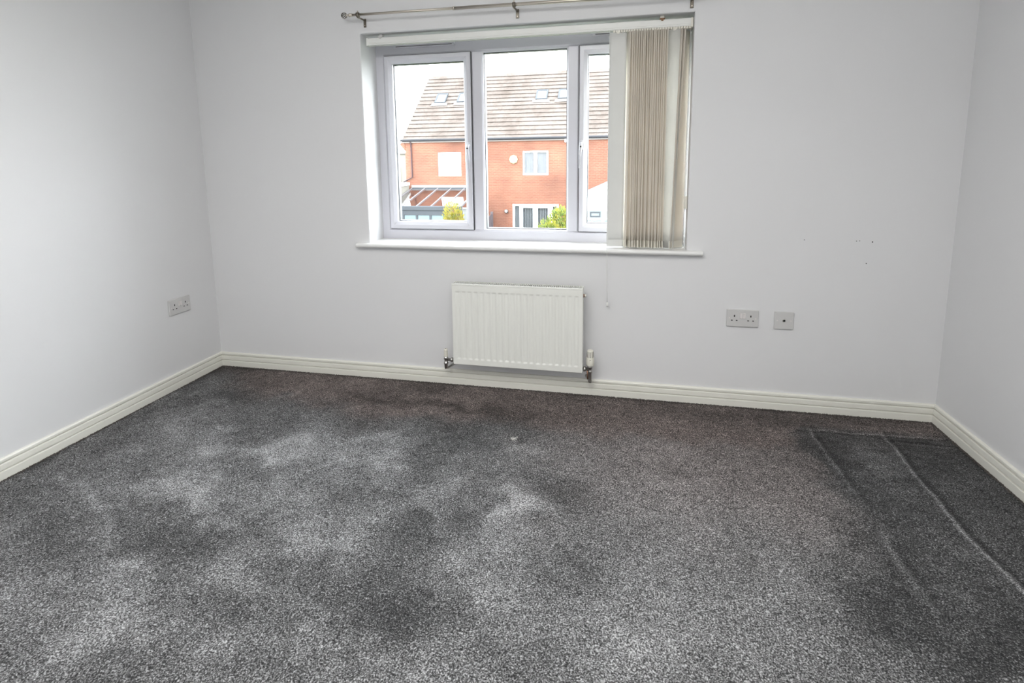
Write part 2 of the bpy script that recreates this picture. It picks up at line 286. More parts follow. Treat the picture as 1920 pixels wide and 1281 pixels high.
xs = np.linspace(0, W, NX); ys = np.concatenate([np.linspace(-DEP, -2.35, 12, endpoint=False), np.linspace(-2.35, 0, NY)])
X, Y = np.meshgrid(xs, ys)
def fnoise(scale, octs, seed):
    g = np.random.default_rng(seed); out = np.zeros_like(X); amp = 1.0
    for o in range(octs):
        gr = g.standard_normal((int(DEP * scale) + 4, int(W * scale) + 4)); u = X * scale; v = (Y + DEP) * scale
        i = np.floor(v).astype(int); j = np.floor(u).astype(int); a = v - i; b = u - j; a = a * a * (3 - 2 * a); b = b * b * (3 - 2 * b)
        out += amp * ((gr[i, j] * (1 - b) + gr[i, j + 1] * b) * (1 - a) + (gr[i + 1, j] * (1 - b) + gr[i + 1, j + 1] * b) * a); amp *= 0.6; scale *= 2
    return out
WX = X + 0.035 * fnoise(6, 3, 3); WY = Y + 0.030 * fnoise(6, 3, 4)
tone = np.zeros_like(X)
for cx, cy, ax, ay, bx, by, am in BL:
    det = ax * by - ay * bx; dx = WX - cx; dy = WY - cy
    p = (dx * by - dy * bx) / det; q = (-dx * ay + dy * ax) / det
    if am < 0 and cx < 2.1 and cy < -.6: am *= 0.62
    tone += am * np.exp(-0.5 * (p * p + q * q) * 1.6)
sg = lambda t: 1 / (1 + np.exp(-t))
dx0 = 3.24 - 0.10 * np.clip((-Y - 0.75) / 0.5, 0, 2)                   # edge of the flattened strip on the right
right = sg((WX - dx0) / (0.012 + 0.09 * np.clip((-Y - 0.55) / 0.5, 0, 1))) * sg((-0.165 - Y) / 0.012)
tone += -0.54 * right
left = sg((1.95 - WX) / 0.05)                                       # busier, darker pile on the left
bnd = np.interp(X, [0, 0.5, 1.25, 1.92, 2.6, 3.2, 3.9], [-0.10, -0.33, -0.46, -0.43, -0.45, -0.45, -0.30])
warm = sg((WY - bnd) / 0.03) * (1 - 0.8 * right)
warm = np.maximum(warm, 0.6 * sg((WX - 2.15) / 0.15) * sg((WY + 0.95) / 0.12) * (1 - right))
tone += -0.10 * sg((WY - bnd) / 0.03) - 0.12 * left * (1 - warm)
tone += (0.15 * left + 0.05) * fnoise(5, 3, 5) * 0.55 + 0.05 * fnoise(11, 2, 6) + 0.04 * left * fnoise(22, 2, 14) + 0.09 * right * fnoise(7, 3, 9)
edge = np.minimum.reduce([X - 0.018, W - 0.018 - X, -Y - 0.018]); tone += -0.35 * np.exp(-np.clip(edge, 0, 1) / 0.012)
H = 0.0015 * fnoise(40, 2, 8) + 0.002 * tone
def groove(x0, y0, x1, y1, wd, lift, start=1, end=1):
    global tone, H
    dx, dy = x1 - x0, y1 - y0; L = math.hypot(dx, dy); t = ((X - x0) * dx + (Y - y0) * dy) / L; s = ((X - x0) * dy - (Y - y0) * dx) / L + 0.003 * fnoise(9, 2, 12)
    m = sg((t) / 0.02) * sg((L - t) / 0.03); f = start + (end - start) * np.clip(t / L, 0, 1)
    tone += 0.8 * lift * f * m * (np.exp(-(s / wd) ** 2) - 0.55 * np.exp(-((s + 2.2 * wd) / (wd * 1.2)) ** 2))
    H += -0.004 * f * m * np.exp(-((s + 2 * wd) / (wd * 1.5)) ** 2)
groove(3.263, -0.190, 3.276, -0.70, 0.009, 0.95, 1, 0.5)
groove(3.266, -0.93, 3.262, -1.26, 0.012, 0.75, 0.9, 0.5)
groove(3.566, -0.175, 3.536, -0.84, 0.0085, 1.0)
groove(3.536, -0.82, 3.557, -1.10, 0.0095, 1.0)
groove(3.557, -1.09, 3.58, -1.9, 0.011, 0.9, 1, 0.6)
groove(3.78, -0.178, 3.25, -0.190, 0.0075, 0.9)
groove(3.80, -0.235, 3.60, -0.225, 0.006, -0.7)
vsn = np.stack([X, Y, H - 0.002], -1).reshape(-1, 3); ny, nx = X.shape
ii = np.arange(ny * nx).reshape(ny, nx); q = np.stack([ii[:-1, :-1], ii[:-1, 1:], ii[1:, 1:], ii[1:, :-1]], -1).reshape(-1, 4)
me = bpy.data.meshes.new('floor'); me.vertices.add(len(vsn)); me.vertices.foreach_set('co', vsn.astype(np.float32).ravel())
me.loops.add(q.size); me.loops.foreach_set('vertex_index', q.astype(np.int32).ravel()); me.polygons.add(len(q))
me.polygons.foreach_set('loop_start', np.arange(0, q.size, 4, dtype=np.int32)); me.polygons.foreach_set('use_smooth', np.ones(len(q), bool)); me.update(calc_edges=True)
for nm, arr in (('tone', tone), ('warm', warm)):
    at = me.attributes.new(nm, 'FLOAT', 'POINT'); at.data.foreach_set('value', arr.astype(np.float32).ravel())
def carpet_mat():
    m, t, b, o = nodes('grey_twist_carpet'); L = t.links.new
    co = t.nodes.new('ShaderNodeTexCoord'); at = t.nodes.new('ShaderNodeAttribute'); at.attribute_name = 'tone'; aw = t.nodes.new('ShaderNodeAttribute'); aw.attribute_name = 'warm'
    def noise(s, d, r=0.6, dist=0.0):
        n = t.nodes.new('ShaderNodeTexNoise'); n.inputs['Scale'].default_value = s; n.inputs['Detail'].default_value = d; n.inputs['Roughness'].default_value = r; n.inputs['Distortion'].default_value = dist
        L(co.outputs['Object'], n.inputs['Vector']); return n.outputs['Fac']
    def math_(op, a, c, e=None):
        n = t.nodes.new('ShaderNodeMath'); n.operation = op
        for k, v in enumerate((a, c, e)):
            if v is None: continue
            if isinstance(v, (int, float)): n.inputs[k].default_value = v
            else: L(v, n.inputs[k])
        return n.outputs[0]
    tuft = noise(235, 1.6, 0.55, 0.35)
    mid = noise(28, 4, 0.6)
    f = math_('MULTIPLY_ADD', math_('SUBTRACT', tuft, 0.5), 2.3, 0.44)
    f = math_('MULTIPLY_ADD', math_('SUBTRACT', mid, 0.5), 0.35, f)
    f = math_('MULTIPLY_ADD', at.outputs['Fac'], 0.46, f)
    ramp = t.nodes.new('ShaderNodeValToRGB'); L(f, ramp.inputs[0]); e = ramp.color_ramp.elements
    e[0].position = 0.0; e[0].color = (0.022, 0.0225, 0.0235, 1); e[1].position = 1.0; e[1].color = (0.52, 0.52, 0.53, 1)
    for p, c in ((0.3, 0.07), (0.55, 0.165), (0.8, 0.34)):
        x = e.new(p); x.color = (c, c * 1.005, c * 1.02, 1)
    wm = t.nodes.new('ShaderNodeMix'); wm.data_type = 'RGBA'; wm.blend_type = 'MULTIPLY'; wm.inputs['B'].default_value = (1.03, 0.86, 0.80, 1)
    L(aw.outputs['Fac'], wm.inputs['Factor']); L(ramp.outputs[0], wm.inputs['A']); L(wm.outputs['Result'], b.inputs['Base Color'])
    b.inputs['Roughness'].default_value = 1.0; b.inputs['Specular IOR Level'].default_value = 0.05
    b.inputs['Sheen Weight'].default_value = 0.08; b.inputs['Sheen Roughness'].default_value = 0.5
    bp = t.nodes.new('ShaderNodeBump'); bp.inputs['Strength'].default_value = 0.9; bp.inputs['Distance'].default_value = 0.004
    L(tuft, bp.inputs['Height']); L(bp.outputs[0], b.inputs['Normal'])
    return m
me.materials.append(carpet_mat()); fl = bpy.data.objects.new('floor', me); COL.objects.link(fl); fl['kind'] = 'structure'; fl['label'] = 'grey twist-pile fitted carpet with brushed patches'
# frayed tufts where the pile meets the baseboards
mb = MB()
def tuft(x, y, h):
    a = random.random() * 6.28; d = Vector((math.cos(a), math.sin(a), 0)) * 0.0022; l = Vector((random.uniform(-.003, .003), random.uniform(-.003, .003), h)); b = Vector((x, y, -0.002))
    e = Vector((-d.y, d.x, 0))
    mb.add([b - d, b + d * .5 + e, b + d * .5 - e, b + l], [(0, 1, 3), (1, 2, 3), (2, 0, 3)])
for k in range(5200): tuft(random.uniform(0.02, W - 0.02), -0.0185 - abs(random.gauss(0, 0.004)), random.uniform(0.002, 0.0055))
for s_ in (0, 1):
    for k in range(3600): tuft((0.0185 + abs(random.gauss(0, 0.004))) if s_ == 0 else (W - 0.0185 - abs(random.gauss(0, 0.004))), random.uniform(-2.0, -0.02), random.uniform(0.002, 0.0055))
M['tuft'] = P('carpet_tuft', (0.11, 0.10, 0.092), 1.0, var=0.5, vscale=150, spec=0.05)
o = mb.build('carpet_tufts', M['tuft'], fl, kind='stuff')

# ================================================================== WINDOW
win = empty('window_1', (1.875, 0.21, 0.785), kind='structure', label='white plastic three-light window set in the back wall')
y0 = 0.18
FX0, FX1, FZ0, FZ1 = XL, XR, 0.783, ZT
FP = [(0, 0.25), (0, y0), (0.040, y0), (0.052, y0 + 0.010), (0.052, y0 + 0.026), (0.052, 0.25)]
MB().ring(FX0, FX1, 0.7915, 1.868, [(0, .25), (0, y0), (0.042, y0), (0.0535, y0 + 0.008), (0.0535, .25)]).build('outer_frame', M['upvc'], win)
MB().rbox(FX0, FX1, y0 + .003, .25, 1.8675, ZT, .001, 1).build('head_extension', M['upvc'], win)
MB().box(FX0, FX1, y0 + .002, .25, 0.770, 0.792).build('frame_rail', M['upvc'], win)
def bar(x0, x1, z0, z1):
    mb = MB(); c = 0.010
    pr = [(x0, .25), (x0, y0 + c), (x0 + c, y0), (x1 - c, y0), (x1, y0 + c), (x1, .25)]; n = len(pr)
    vs = [(x, y, z0) for x, y in pr] + [(x, y, z1) for x, y in pr]
    mb.add(vs, [(k, (k + 1) % n, n + (k + 1) % n, n + k) for k in range(n)]); mb.add(vs[:n], [tuple(range(n))]); mb.add(vs[n:], [tuple(range(n))]); return mb
bar(1.586, 1.655, 0.8445, 1.815).build('mullion', M['upvc'], win)
bar(2.1085, 2.176, 0.8445, 1.815).build('mullion', M['upvc'], win)
def glazing(parent, x0, x1, z0, z1, yg):
    MB().ring(x0 - .012, x1 + .012, z0 - .012, z1 + .012, [(0, yg - .001), (.0150, yg - .001), (.0150, yg + .030), (0, yg + .030)]).build('spacer_bar', M['spacer'], parent)
    MB().ring(x0 - .002, x1 + .002, z0 - .002, z1 + .002, [(0, yg - .006), (.0035, yg - .006), (.0035, yg), (0, yg)]).build('gasket', M['gasket'], parent)
    MB().box(x0 - .008, x1 + .008, yg, yg + .004, z0 - .008, z1 + .008).build('pane', M['glass'], parent)
    MB().box(x0 - .008, x1 + .008, yg + .022, yg + .026, z0 - .008, z1 + .008).build('pane', M['glass'], parent)
def sash(x0, x1, z0, z1, hx, hside):
    ys = y0 - 0.014; wd = 0.042
    s = MB().ring(x0, x1, z0, z1, [(0, .235), (0, ys + .004), (.004, ys), (.022, ys), (.028, ys + .005), (wd - .004, ys + .013), (wd, ys + .018), (wd, .235)]).build('sash', M['upvc'], win)
    MB().ring(x0 - .003, x1 + .003, z0 - .003, z1 + .003, [(0, y0 - .0015), (.006, y0 - .0015), (.006, y0 + .010), (0, y0 + .010)]).build('gasket', M['gasket'], s)
    glazing(s, x0 + wd, x1 - wd, z0 + wd, z1 - wd, 0.206)
    # handle: oval rose, lever hanging down, lock button
    z = 1.305
    h = MB(); h.rbox(hx - .0085, hx + .0085, ys - .010, ys, z - .024, z + .028, .004, 3)
    h.tube([(hx, ys - .006, z + .012), (hx, ys - .034, z + .008), (hx + .001 * hside, ys - .042, z - .006), (hx + .004 * hside, ys - .040, z - .05), (hx + .006 * hside, ys - .036, z - .118)], [.008, .0088, .0082, .0062, .0050], 12)
    h = h.build('handle', M['upvc'], win)
    MB().lathe((hx + .001, ys - .0485, z - .006), (0, -1, 0), [(0, .0045), (.002, .0045)], 12).build('lock_button', M['dark'], h)
sash(1.086, 1.586, 0.845, 1.8145, 1.573, 1)
sash(2.176, 2.6655, 0.845, 1.8145, 2.188, -1)
# fixed centre light: glazing bead
MB().ring(1.6500, 2.1130, 0.845, 1.8145, [(-.012, .235), (-.012, y0 + .008), (.0, y0 + .010), (.005, y0 + .020), (.005, .235)]).build('glazing_bead', M['upvc'], win)
glazing(win, 1.6550, 2.1080, 0.850, 1.8095, 0.205)
def vent(x0, x1, z):
    v = MB().rbox(x0, x1, y0 - .018, y0 + .002, z - .008, z + .011, .004, 2).build('trickle_vent', M['upvc'], win)
    MB().box(x0 + .02, x1 - .015, y0 - .0188, y0 - .0175, z - .0035, z - .0005).build('vent_slot', M['gasket'], v)
vent(1.143, 1.503, 1.862); vent(2.235, 2.60, 1.866)
# window board with a rounded nose
mb = MB(); zt, zb, yn = 0.785, 0.762, -0.036
pr = [(0.24, zb)] + [(yn + .0115 - .0115 * math.sin(math.pi * k / 16), (zb + zt) / 2 - (zt - zb) / 2 * math.cos(math.pi * k / 16)) for k in range(17)] + [(0.24, zt)]
# T-shaped board: full length nose outside the reveal, narrower inside
def ext(prof, x0, x1):
    n = len(prof); vs = [(x0, y, z) for y, z in prof] + [(x1, y, z) for y, z in prof]
    mb.add(vs, [(k, (k + 1) % n, n + (k + 1) % n, n + k) for k in range(n)]); mb.add(vs[:n], [tuple(range(n))]); mb.add(vs[n:], [tuple(range(n))])
ext([(-0.0005, zb)] + pr[1:-1] + [(-0.0005, zt)], 0.963, 2.793); ext([(-0.0005, zb + .003), (-0.0005, zt), (0.20, zt), (0.20, zb + .003)], XL + .0005, XR - .0005)
mb.build('window_sill', M['sill'], win)

# ================================================================== CURTAIN POLE
pole = thing('curtain_pole', 'slim satin nickel telescopic curtain pole on the wall above the window', 'curtain pole', (1.95, -0.07, 1.975))
yp = -0.07
MB().tube([(1.02, yp, 1.9815), (1.60, yp, 1.978)], .0062, 14).build('pole_rod', M['nickel'], pole)
MB().tube([(1.575, yp, 1.978), (2.72, yp, 1.968)], .0082, 14).tube([(1.572, yp, 1.978), (1.580, yp, 1.978)], .0090, 14).build('pole_sleeve', M['nickel'], pole)
for sx_, xf, zf, d in ((0, 1.02, 1.9815, -1), (1, 2.72, 1.968, 1)):
    f = MB().lathe((xf, yp, zf), (d, 0, 0), [(-.012, .008), (0, .008), (.002, .0095), (.006, .0095), (.008, .005), (.016, .0045), (.018, .007), (.020, .007)], 14).build('finial', M['nickel'], pole)
    c = Vector((xf + d * .034, yp, zf)); cg = MB()
    for k in range(7):                       # twisted wire cage
        pts = []
        for j in range(13):
            ph = math.pi * j / 12; th = 2 * math.pi * k / 7 + ph * 0.9
            pts.append(c + Vector((-d * math.cos(ph) * .015, math.sin(ph) * math.cos(th) * .0145, math.sin(ph) * math.sin(th) * .0145)))
        cg.tube(pts, .0016, 6, cap=False)
    cg.build('finial_cage', M['nickel_dark'], f)
for xb in (1.063, 1.880, 2.700):
    z = 1.981 - (xb - 1.02) * .0078
    b = MB(); b.rbox(xb - .005, xb + .011, -.0035, 0.0, z - .048, z - .004, .0015, 1)
    b.tube([(xb + .003, -.002, z - .012), (xb + .001, -.030, z - .012), (xb - .002, yp, z - .012)], .0045, 10)
    b.lathe((xb - .008, yp, z), (1, 0, 0), [(0, .0120), (.014, .0120)], 16)
    b = b.build('bracket', M['nickel_dark'], pole)
    MB().tube([(xb - .001, yp, z + .008), (xb - .001, yp, z + .019)], .0035, 10).build('set_screw', M['nickel'], b)
    MB().lathe((xb + .003, -.0035, z - .038), (0, -1, 0), [(0, .003), (.0015, .0028)], 10).build('screw', M['nickel'], b)

# ================================================================== VERTICAL BLIND
bl = thing('vertical_blind', 'cream vertical blind drawn back to the right side of the window', 'blind', (1.89, 0.045, 1.88))
HR0, HR1, HY0, HY1, HZ0, HZ1 = 1.056, 2.713, 0.028, 0.066, 1.849, 1.8855
mb = MB(); n = 12
pr = [(HY0, HZ0 + .004), (HY0 + .002, HZ0), (HY0 + .012, HZ0), (HY0 + .012, HZ0 + .004), (HY1 - .012, HZ0 + .004), (HY1 - .012, HZ0), (HY1, HZ0), (HY1, HZ1), (HY0 + .003, HZ1), (HY0, HZ1 - .003), (HY0, HZ0 + .011), (HY0 + .0012, HZ0 + .010), (HY0 + .0012, HZ0 + .008), (HY0, HZ0 + .007)]
nn = len(pr); vs = [(HR0, y, z) for y, z in pr] + [(HR1, y, z) for y, z in pr]
mb.add(vs, [(k, (k + 1) % nn, nn + (k + 1) % nn, nn + k) for k in range(nn)]); mb.add(vs[:nn], [tuple(range(nn))]); mb.add(vs[nn:], [tuple(range(nn))])
mb.build('head_rail', M['rail'], bl)
MB().rbox(HR0 - .003, HR0 + .008, HY0 - .0015, HY1 + .001, HZ0 - .003, HZ1 + .0008, .002).build('end_cap', M['rail'], bl)
MB().rbox(HR1 - .008, HR1 + .003, HY0 - .0015, HY1 + .001, HZ0 - .006, HZ1 + .0008, .002).build('end_cap', M['cream'], bl)
for xb, mt in ((1.135, 'plastic'), (2.575, 'rust')):
    b = MB().rbox(xb - .012, xb + .012, HY0 - .003, HY1, HZ1 + .0, HZ1 + .006, .0012, 1).box(xb - .005, xb + .005, HY0 - .004, HY0 - .0005, HZ1 - .007, HZ1 + .005).build('rail_bracket', M['plastic' if mt == 'plastic' else 'rust'], bl)
    MB().box(xb - .009, xb + .009, HY0 + .006, HY1 - .006, HZ1 + .005, ZT - .0005).build('bracket_block', M['plastic' if mt == 'plastic' else 'cream'], b)
def vane(xc, yc, yaw0, yaw1, wd, z0, z1, dx=0.0, curve=0.006, mat='vane', bulge=0.0):
    nu, nv = 7, 12; th = .0006; vs = []
    for side in (0, 1):
        for j in range(nv + 1):
            t = j / nv; z = z0 + (z1 - z0) * t; yaw = R(yaw1 + (yaw0 - yaw1) * t)
            c, s = math.cos(yaw), math.sin(yaw)
            for i in range(nu + 1):
                u = (i / nu - .5) * wd; k = curve * (1 - (2 * u / wd) ** 2) + bulge * math.sin(math.pi * t) * (u / wd) + side * th
                vs.append((xc + dx * (1 - t) + u * c - k * s, yc + u * s + k * c, z))
    m_ = (nu + 1) * (nv + 1); mb = MB(); f = []
    for j in range(nv):
        for i in range(nu):
            a = j * (nu + 1) + i; f += [(a, a + 1, a + nu + 2, a + nu + 1), (m_ + a, m_ + a + nu + 1, m_ + a + nu + 2, m_ + a + 1)]
    for j in range(nv):
        a = j * (nu + 1); b = a + nu; f += [(a, a + nu + 1, m_ + a + nu + 1, m_ + a), (b, m_ + b, m_ + b + nu + 1, b + nu + 1)]
    for i in range(nu):
        a = i; b = nv * (nu + 1) + i; f += [(a, m_ + a, m_ + a + 1, a + 1), (b, b + 1, m_ + b + 1, m_ + b)]
    mb.add(vs, f, True); v = mb.build('vane', M[mat], bl)
    # sewn bottom hem holding the weight plate, and the plastic hanger on top
    yaw = R(yaw1); T = Matrix.Translation((xc + dx, yc, 0)) @ Matrix.Rotation(yaw, 4, 'Z')
    MB().box(-wd / 2 + .001, wd / 2 - .001, curve * .55 - .0016, curve * .55 + .0022, z0 - .0005, z0 + .034, T).build('bottom_weight', M['hem' if mat == 'vane' else mat], v)
    T = Matrix.Translation((xc, yc, 0)) @ Matrix.Rotation(R(yaw0), 4, 'Z')
    MB().box(-.007, .007, curve * .8 - .0015, curve * .8 + .0015, z1 - .004, z1 + .0085, T).build('hanger', M['cream'], v)
    return v
Y_ = 0.047
vane(2.3715, 0.030, 6, 9, .082, .7915, 1.838, curve=.004, mat='vane_pale')
n = 18
for k in range(n):
    x = 2.4195 + k * 0.01010; x1 = x + random.uniform(-.004, .004)
    vane(x, Y_, 106 + random.uniform(-2, 3), 108 + random.uniform(-5, 6), .089, .7900 + random.uniform(0, .003), 1.838, dx=x1 - x, curve=random.uniform(.002, .006))
v3 = vane(2.634, 0.038, -7, -32, .080, .7885, 1.838, dx=-.010, curve=-.006, mat='vane_lit')
vane(2.664, 0.050, 96, 80, .089, .790, 1.838, dx=-.014)
vane(2.675, 0.052, 100, 62, .089, .790, 1.838, dx=-.004)
vane(2.686, 0.050, 58, 42, .084, .7895, 1.838, dx=-.010, curve=.003)
# carriers under the rail, spacer links, bottom bead chain
for k in range(30):
    x = 2.352 + k * (2.702 - 2.352) / 29
    MB().rbox(x - .0052, x + .0052, 0.030, 0.060, 1.8385, 1.8515, .002, 2).build('carrier', M['cream'], bl)
mb = MB(); px_ = [2.333, 2.408] + [2.4195 + k * .01010 for k in range(n)] + [2.596, 2.652, 2.709]
py_ = [.020, .004] + [.002] * n + [.008, -.012, .006]
for a, b, c, d in zip(px_[:-1], py_[:-1], px_[1:], py_[1:]):
    m_ = max(2, int(math.hypot(c - a, d - b) / .004))
    for i in range(m_ + 1):
        t = i / m_; sag = .003 * math.sin(math.pi * t)
        mb.box(a + (c - a) * t - .0011, a + (c - a) * t + .0011, b + (d - b) * t - .0011, b + (d - b) * t + .0011, .7935 - sag, .7957 - sag)
mb.build('bottom_chain', M['rail'], bl)
mb = MB(); mb.tube([(2.3325, .016, 1.848), (2.3325, .002, 1.5), (2.334, -.015, 1.1), (2.335, -.0375, .800), (2.335, -.0395, .785), (2.336, -.040, .765), (2.338, -.034, .62), (2.341, -.032, .512)], .0011, 6).build('pull_cord', M['rail'], bl)
MB().lathe((2.341, -.032, .512), (0, 0, -1), [(0, .002), (.004, .0045), (.018, .0050), (.022, .003)], 12).build('cord_weight', M['rail'], bl)
mb = MB()
for s_ in (-1, 1):
    for k in range(150):
        z = 1.845 - k * .0058
        if z < .98: break
        x = 2.7105 + s_ * .003 * math.sin(min(1, (1.85 - z) / .1) * 1.57); mb.lathe((x, .062, z), (0, 0, 1), [(-.002, .0006), (-.001, .0014), (.001, .0014), (.002, .0006)], 6)
mb.build('control_chain', M['rail'], bl)
MB().rbox(2.7005, 2.7165, .012, .024, .988, 1.050, .003).lathe((2.709, .012, 1.036), (0, -1, 0), [(0, .0035), (.002, .003)], 10).build('chain_tensioner', M['cream'], bl)

# ================================================================== RADIATOR
rad = thing('radiator', 'white single panel radiator on the wall under the window', 'radiator', (1.881, -0.03, 0.377))
rx0, rx1, rz0, rz1, ry = 1.541, 2.2235, 0.157, 0.598, -0.118
LX = 0.030; NF = 20; pit = (rx1 - rx0 - 0.030) / NF
nxr, nzr = NF * 10 + 8, 60
gx = np.linspace(rx0 + .003, rx1 - .003, nxr); gz = np.linspace(rz0 + .003, rz1 - .0102, nzr * 2)
GX, GZ = np.meshgrid(gx, gz); ph = ((GX - rx0 - .015) / pit) % 1.0
inx = ((GX > rx0 + .015) & (GX < rx1 - .015)).astype(float)
chan = np.clip((0.36 - np.abs(ph - .5)) / 0.16, 0, 1); chan = chan * chan * (3 - 2 * chan)
endz = np.clip((GZ - (rz0 + .033)) / .004, 0, 1) * np.clip(((rz1 - .040) - GZ) / .004, 0, 1)
GY = ry + .0036 * chan * endz * inx
mb = MB(); k0 = [(float(a), float(b), float(c)) for a, b, c in zip(GX.ravel(), GY.ravel(), GZ.ravel())]
mb.add(k0, [(j * nxr + i, j * nxr + i + 1, (j + 1) * nxr + i + 1, (j + 1) * nxr + i) for j in range(nzr * 2 - 1) for i in range(nxr - 1)], True)
mb.ring(rx0 + .003, rx1 - .003, rz0 + .003, rz1 - .010, [(0, ry), (-.002, ry + .002), (-.002, ry + .012), (0, ry + .012)])
mb.box(rx0 + .003, rx1 - .003, ry + .010, ry + .014, rz0 + .003, rz1 - .010)
mb.build('front_panel', M['enamel'], rad)
for a, b in ((rx0, rx0 + .004), (rx1 - .004, rx1)):
    MB().rbox(a - .001, b + .001, ry + .001, -.055, rz0 + .004, rz1 - .001, .0015, 1).build('side_panel', M['enamel'], rad)
# top cover: lip, slotted grille
mb = MB(); mb.rbox(rx0 - .001, rx1 + .001, ry + .0002, ry + .012, rz1 - .0085, rz1 + .0005, .0022, 2)
mb.box(rx0, rx1, -.060, -.055, rz1 - .012, rz1)
gt = mb.build('top_cover', M['enamel'], rad)
mb = MB(); k = 0; x = rx0 + .012
while x < rx1 - .02: mb.box(x, x + .0038, ry + .010, -.058, rz1 - .003, rz1 - .0002); x += .0098
mb.build('top_grille', M['enamel'], gt)
MB().box(rx0 + .004, rx1 - .004, ry + .015, -.058, rz1 - .030, rz1 - .014).build('convector', M['dark'], gt)
MB().box(rx0 + .01, rx1 - .01, -.062, -.058, rz0 + .01, rz1 - .02).build('back_panel', M['enamel'], rad)
for x in (1.66, 2.10): MB().box(x - .015, x + .015, -.060, -.0005, rz0 + .05, rz1 - .05).build('wall_bracket', M['enamel'], rad)
b = MB().lathe((rx1, -.088, .556), (1, 0, 0), [(0, .010), (.004, .010), (.0045, .007), (.007, .007)], 12).build('bleed_valve', M['copper'], rad)
MB().lathe((rx1 + .007, -.088, .556), (1, 0, 0), [(0, .008), (.006, .0075), (.007, .005)], 12).build('bleed_cap', M['cream'], b)
# thermostatic valve (right) and lockshield (left)
yv = -.088
vx = 2.2615
v = MB().lathe((vx, yv, .100), (0, 0, 1), [(0, .008), (.006, .010), (.012, .0085), (.050, .0085), (.052, .011), (.062, .011), (.064, .009), (.078, .0095), (.080, .0145), (.092, .0145), (.093, .010)], 18)
v.lathe((rx1 - .002, yv, .172), (1, 0, 0), [(0, .009), (.006, .009), (.0065, .014), (.018, .014), (.0185, .009), (.038, .008)], 12)
v = v.build('thermostatic_valve', M['chrome'], rad)
mb = MB(); prf = [(0, .0185), (.004, .0200), (.034, .0200), (.040, .0185), (.076, .0155), (.080, .0135), (.081, .0)]
mb.lathe((vx, yv, .192), (0, 0, 1), prf[:-1], 28); hd = mb.build('valve_head', M['cream'], v)
mb = MB()
for k in range(12):
    a = 2 * math.pi * (k + .5) / 12 - 1.62
    rr = lambda r_, z_, s_: (vx + r_ * math.cos(a) - s_ * math.sin(a), yv + r_ * math.sin(a) + s_ * math.cos(a), z_)
    mb.add([rr(.012, .237, -.0012), rr(.0187, .237, -.0012), rr(.0187, .237, .0012), rr(.012, .237, .0012), rr(.012, .2665, -.0009), rr(.0161, .2665, -.0009), rr(.0161, .2665, .0009), rr(.012, .2665, .0009)],
           [(0, 3, 2, 1), (4, 5, 6, 7), (0, 1, 5, 4), (1, 2, 6, 5), (2, 3, 7, 6), (3, 0, 4, 7)])
mb.build('head_slots', M['dark'], hd)
MB().lathe((vx + .001, yv - .0199, .226), (0, -1, 0), [(0, .0022), (.0006, .0022)], 10).build('indicator_mark', M['gutter'], hd)
MB().tube([(vx, yv, .106), (vx - .004, yv + .012, .101), (vx - .012, -.04, .100), (vx - .024, 0.0, .1)], .0075, 12).build('pipe', M['chrome'], v)
MB().tube([(vx - .014, yv + .004, .160), (vx - .012, yv + .006, .115)], .0040, 8).build('drain_stub', M['copper'], v)
lx = 1.489
v = MB().lathe((lx, yv, .118), (0, 0, 1), [(0, .008), (.006, .0095), (.024, .0095), (.026, .012), (.036, .012), (.038, .0085), (.052, .0085), (.054, .0115), (.068, .0115)], 16)
v.lathe((rx0 + .002, yv, .170), (-1, 0, 0), [(0, .0085), (.014, .0085), (.0145, .0125), (.026, .0125), (.0265, .008), (.046, .008)], 12)
v = v.build('lockshield_valve', M['chrome'], rad)
h = MB().lathe((lx, yv, .185), (0, 0, 1), [(0, .0110), (.002, .0115), (.034, .0100), (.038, .0105), (.044, .0090), (.045, .006)], 18).build('valve_cap', M['cream'], v)
MB().lathe((lx - .001, yv, .2301), (0, 0, 1), [(0, .0035), (.0008, .0035)], 10).build('cap_screw', M['nickel_dark'], h)
MB().tube([(lx, yv, .124), (lx + .006, yv + .010, .120), (lx + .014, -.04, .119), (lx + .024, 0, .119)], .0075, 12).build('pipe', M['chrome'], v)

# ================================================================== SOCKETS (built at the origin against y = 0, then placed)
def socket_plate(t, wd):
    mb = MB(); mb.rbox(-wd / 2, wd / 2, -.0092, 0, -.043, .043, .0028, 3); return mb.build('face_plate', M['plastic'], t)
def double_socket(label, group=None):
    t = thing('double_socket', label, 'socket', (0, 0, 0), group); p = socket_plate(t, .146)
    for s_ in (-1, 1):
        x = s_ * .0375
        for dx, dz, w_, h_ in ((0, .011, .0026, .0048), (-.0112, -.0112, .0040, .0022), (.0112, -.0112, .0040, .0022)):
            MB().box(x + dx - w_, x + dx + w_, -.0096, -.0090, dz - h_, dz + h_).build('pin_hole', M['dark'], p)
        MB().rbox(s_ * .0070 - .0058, s_ * .0070 + .0058, -.0130, -.0085, -.001, .0265, .0015, 2).build('rocker_switch', M['rocker'], t)
        MB().lathe((s_ * .0603, -.0090, 0), (0, -1, 0), [(0, .0036), (.0010, .0032)], 12).build('screw_cap', M['rocker'], t)
    return t
def copy_tree(o, parent=None):
    c = o.copy(); COL.objects.link(c); c.parent = parent
    for ch in list(o.children): copy_tree(ch, c)
    return c
s1 = double_socket('white double plug socket on the window wall to the right of the radiator')
s2 = copy_tree(s1); s2['label'] = 'white double plug socket low on the left wall near the corner'
s1.location = (2.9185 + .073, 0, .4116 + .043)
s2.location = (0, -.2102 - .073, .4112 + .043); s2.rotation_euler = (0, 0, R(90))
t = thing('aerial_socket', 'white square aerial outlet plate with one dark hole, right of the double socket', 'socket', (0, 0, 0)); p = socket_plate(t, .086)
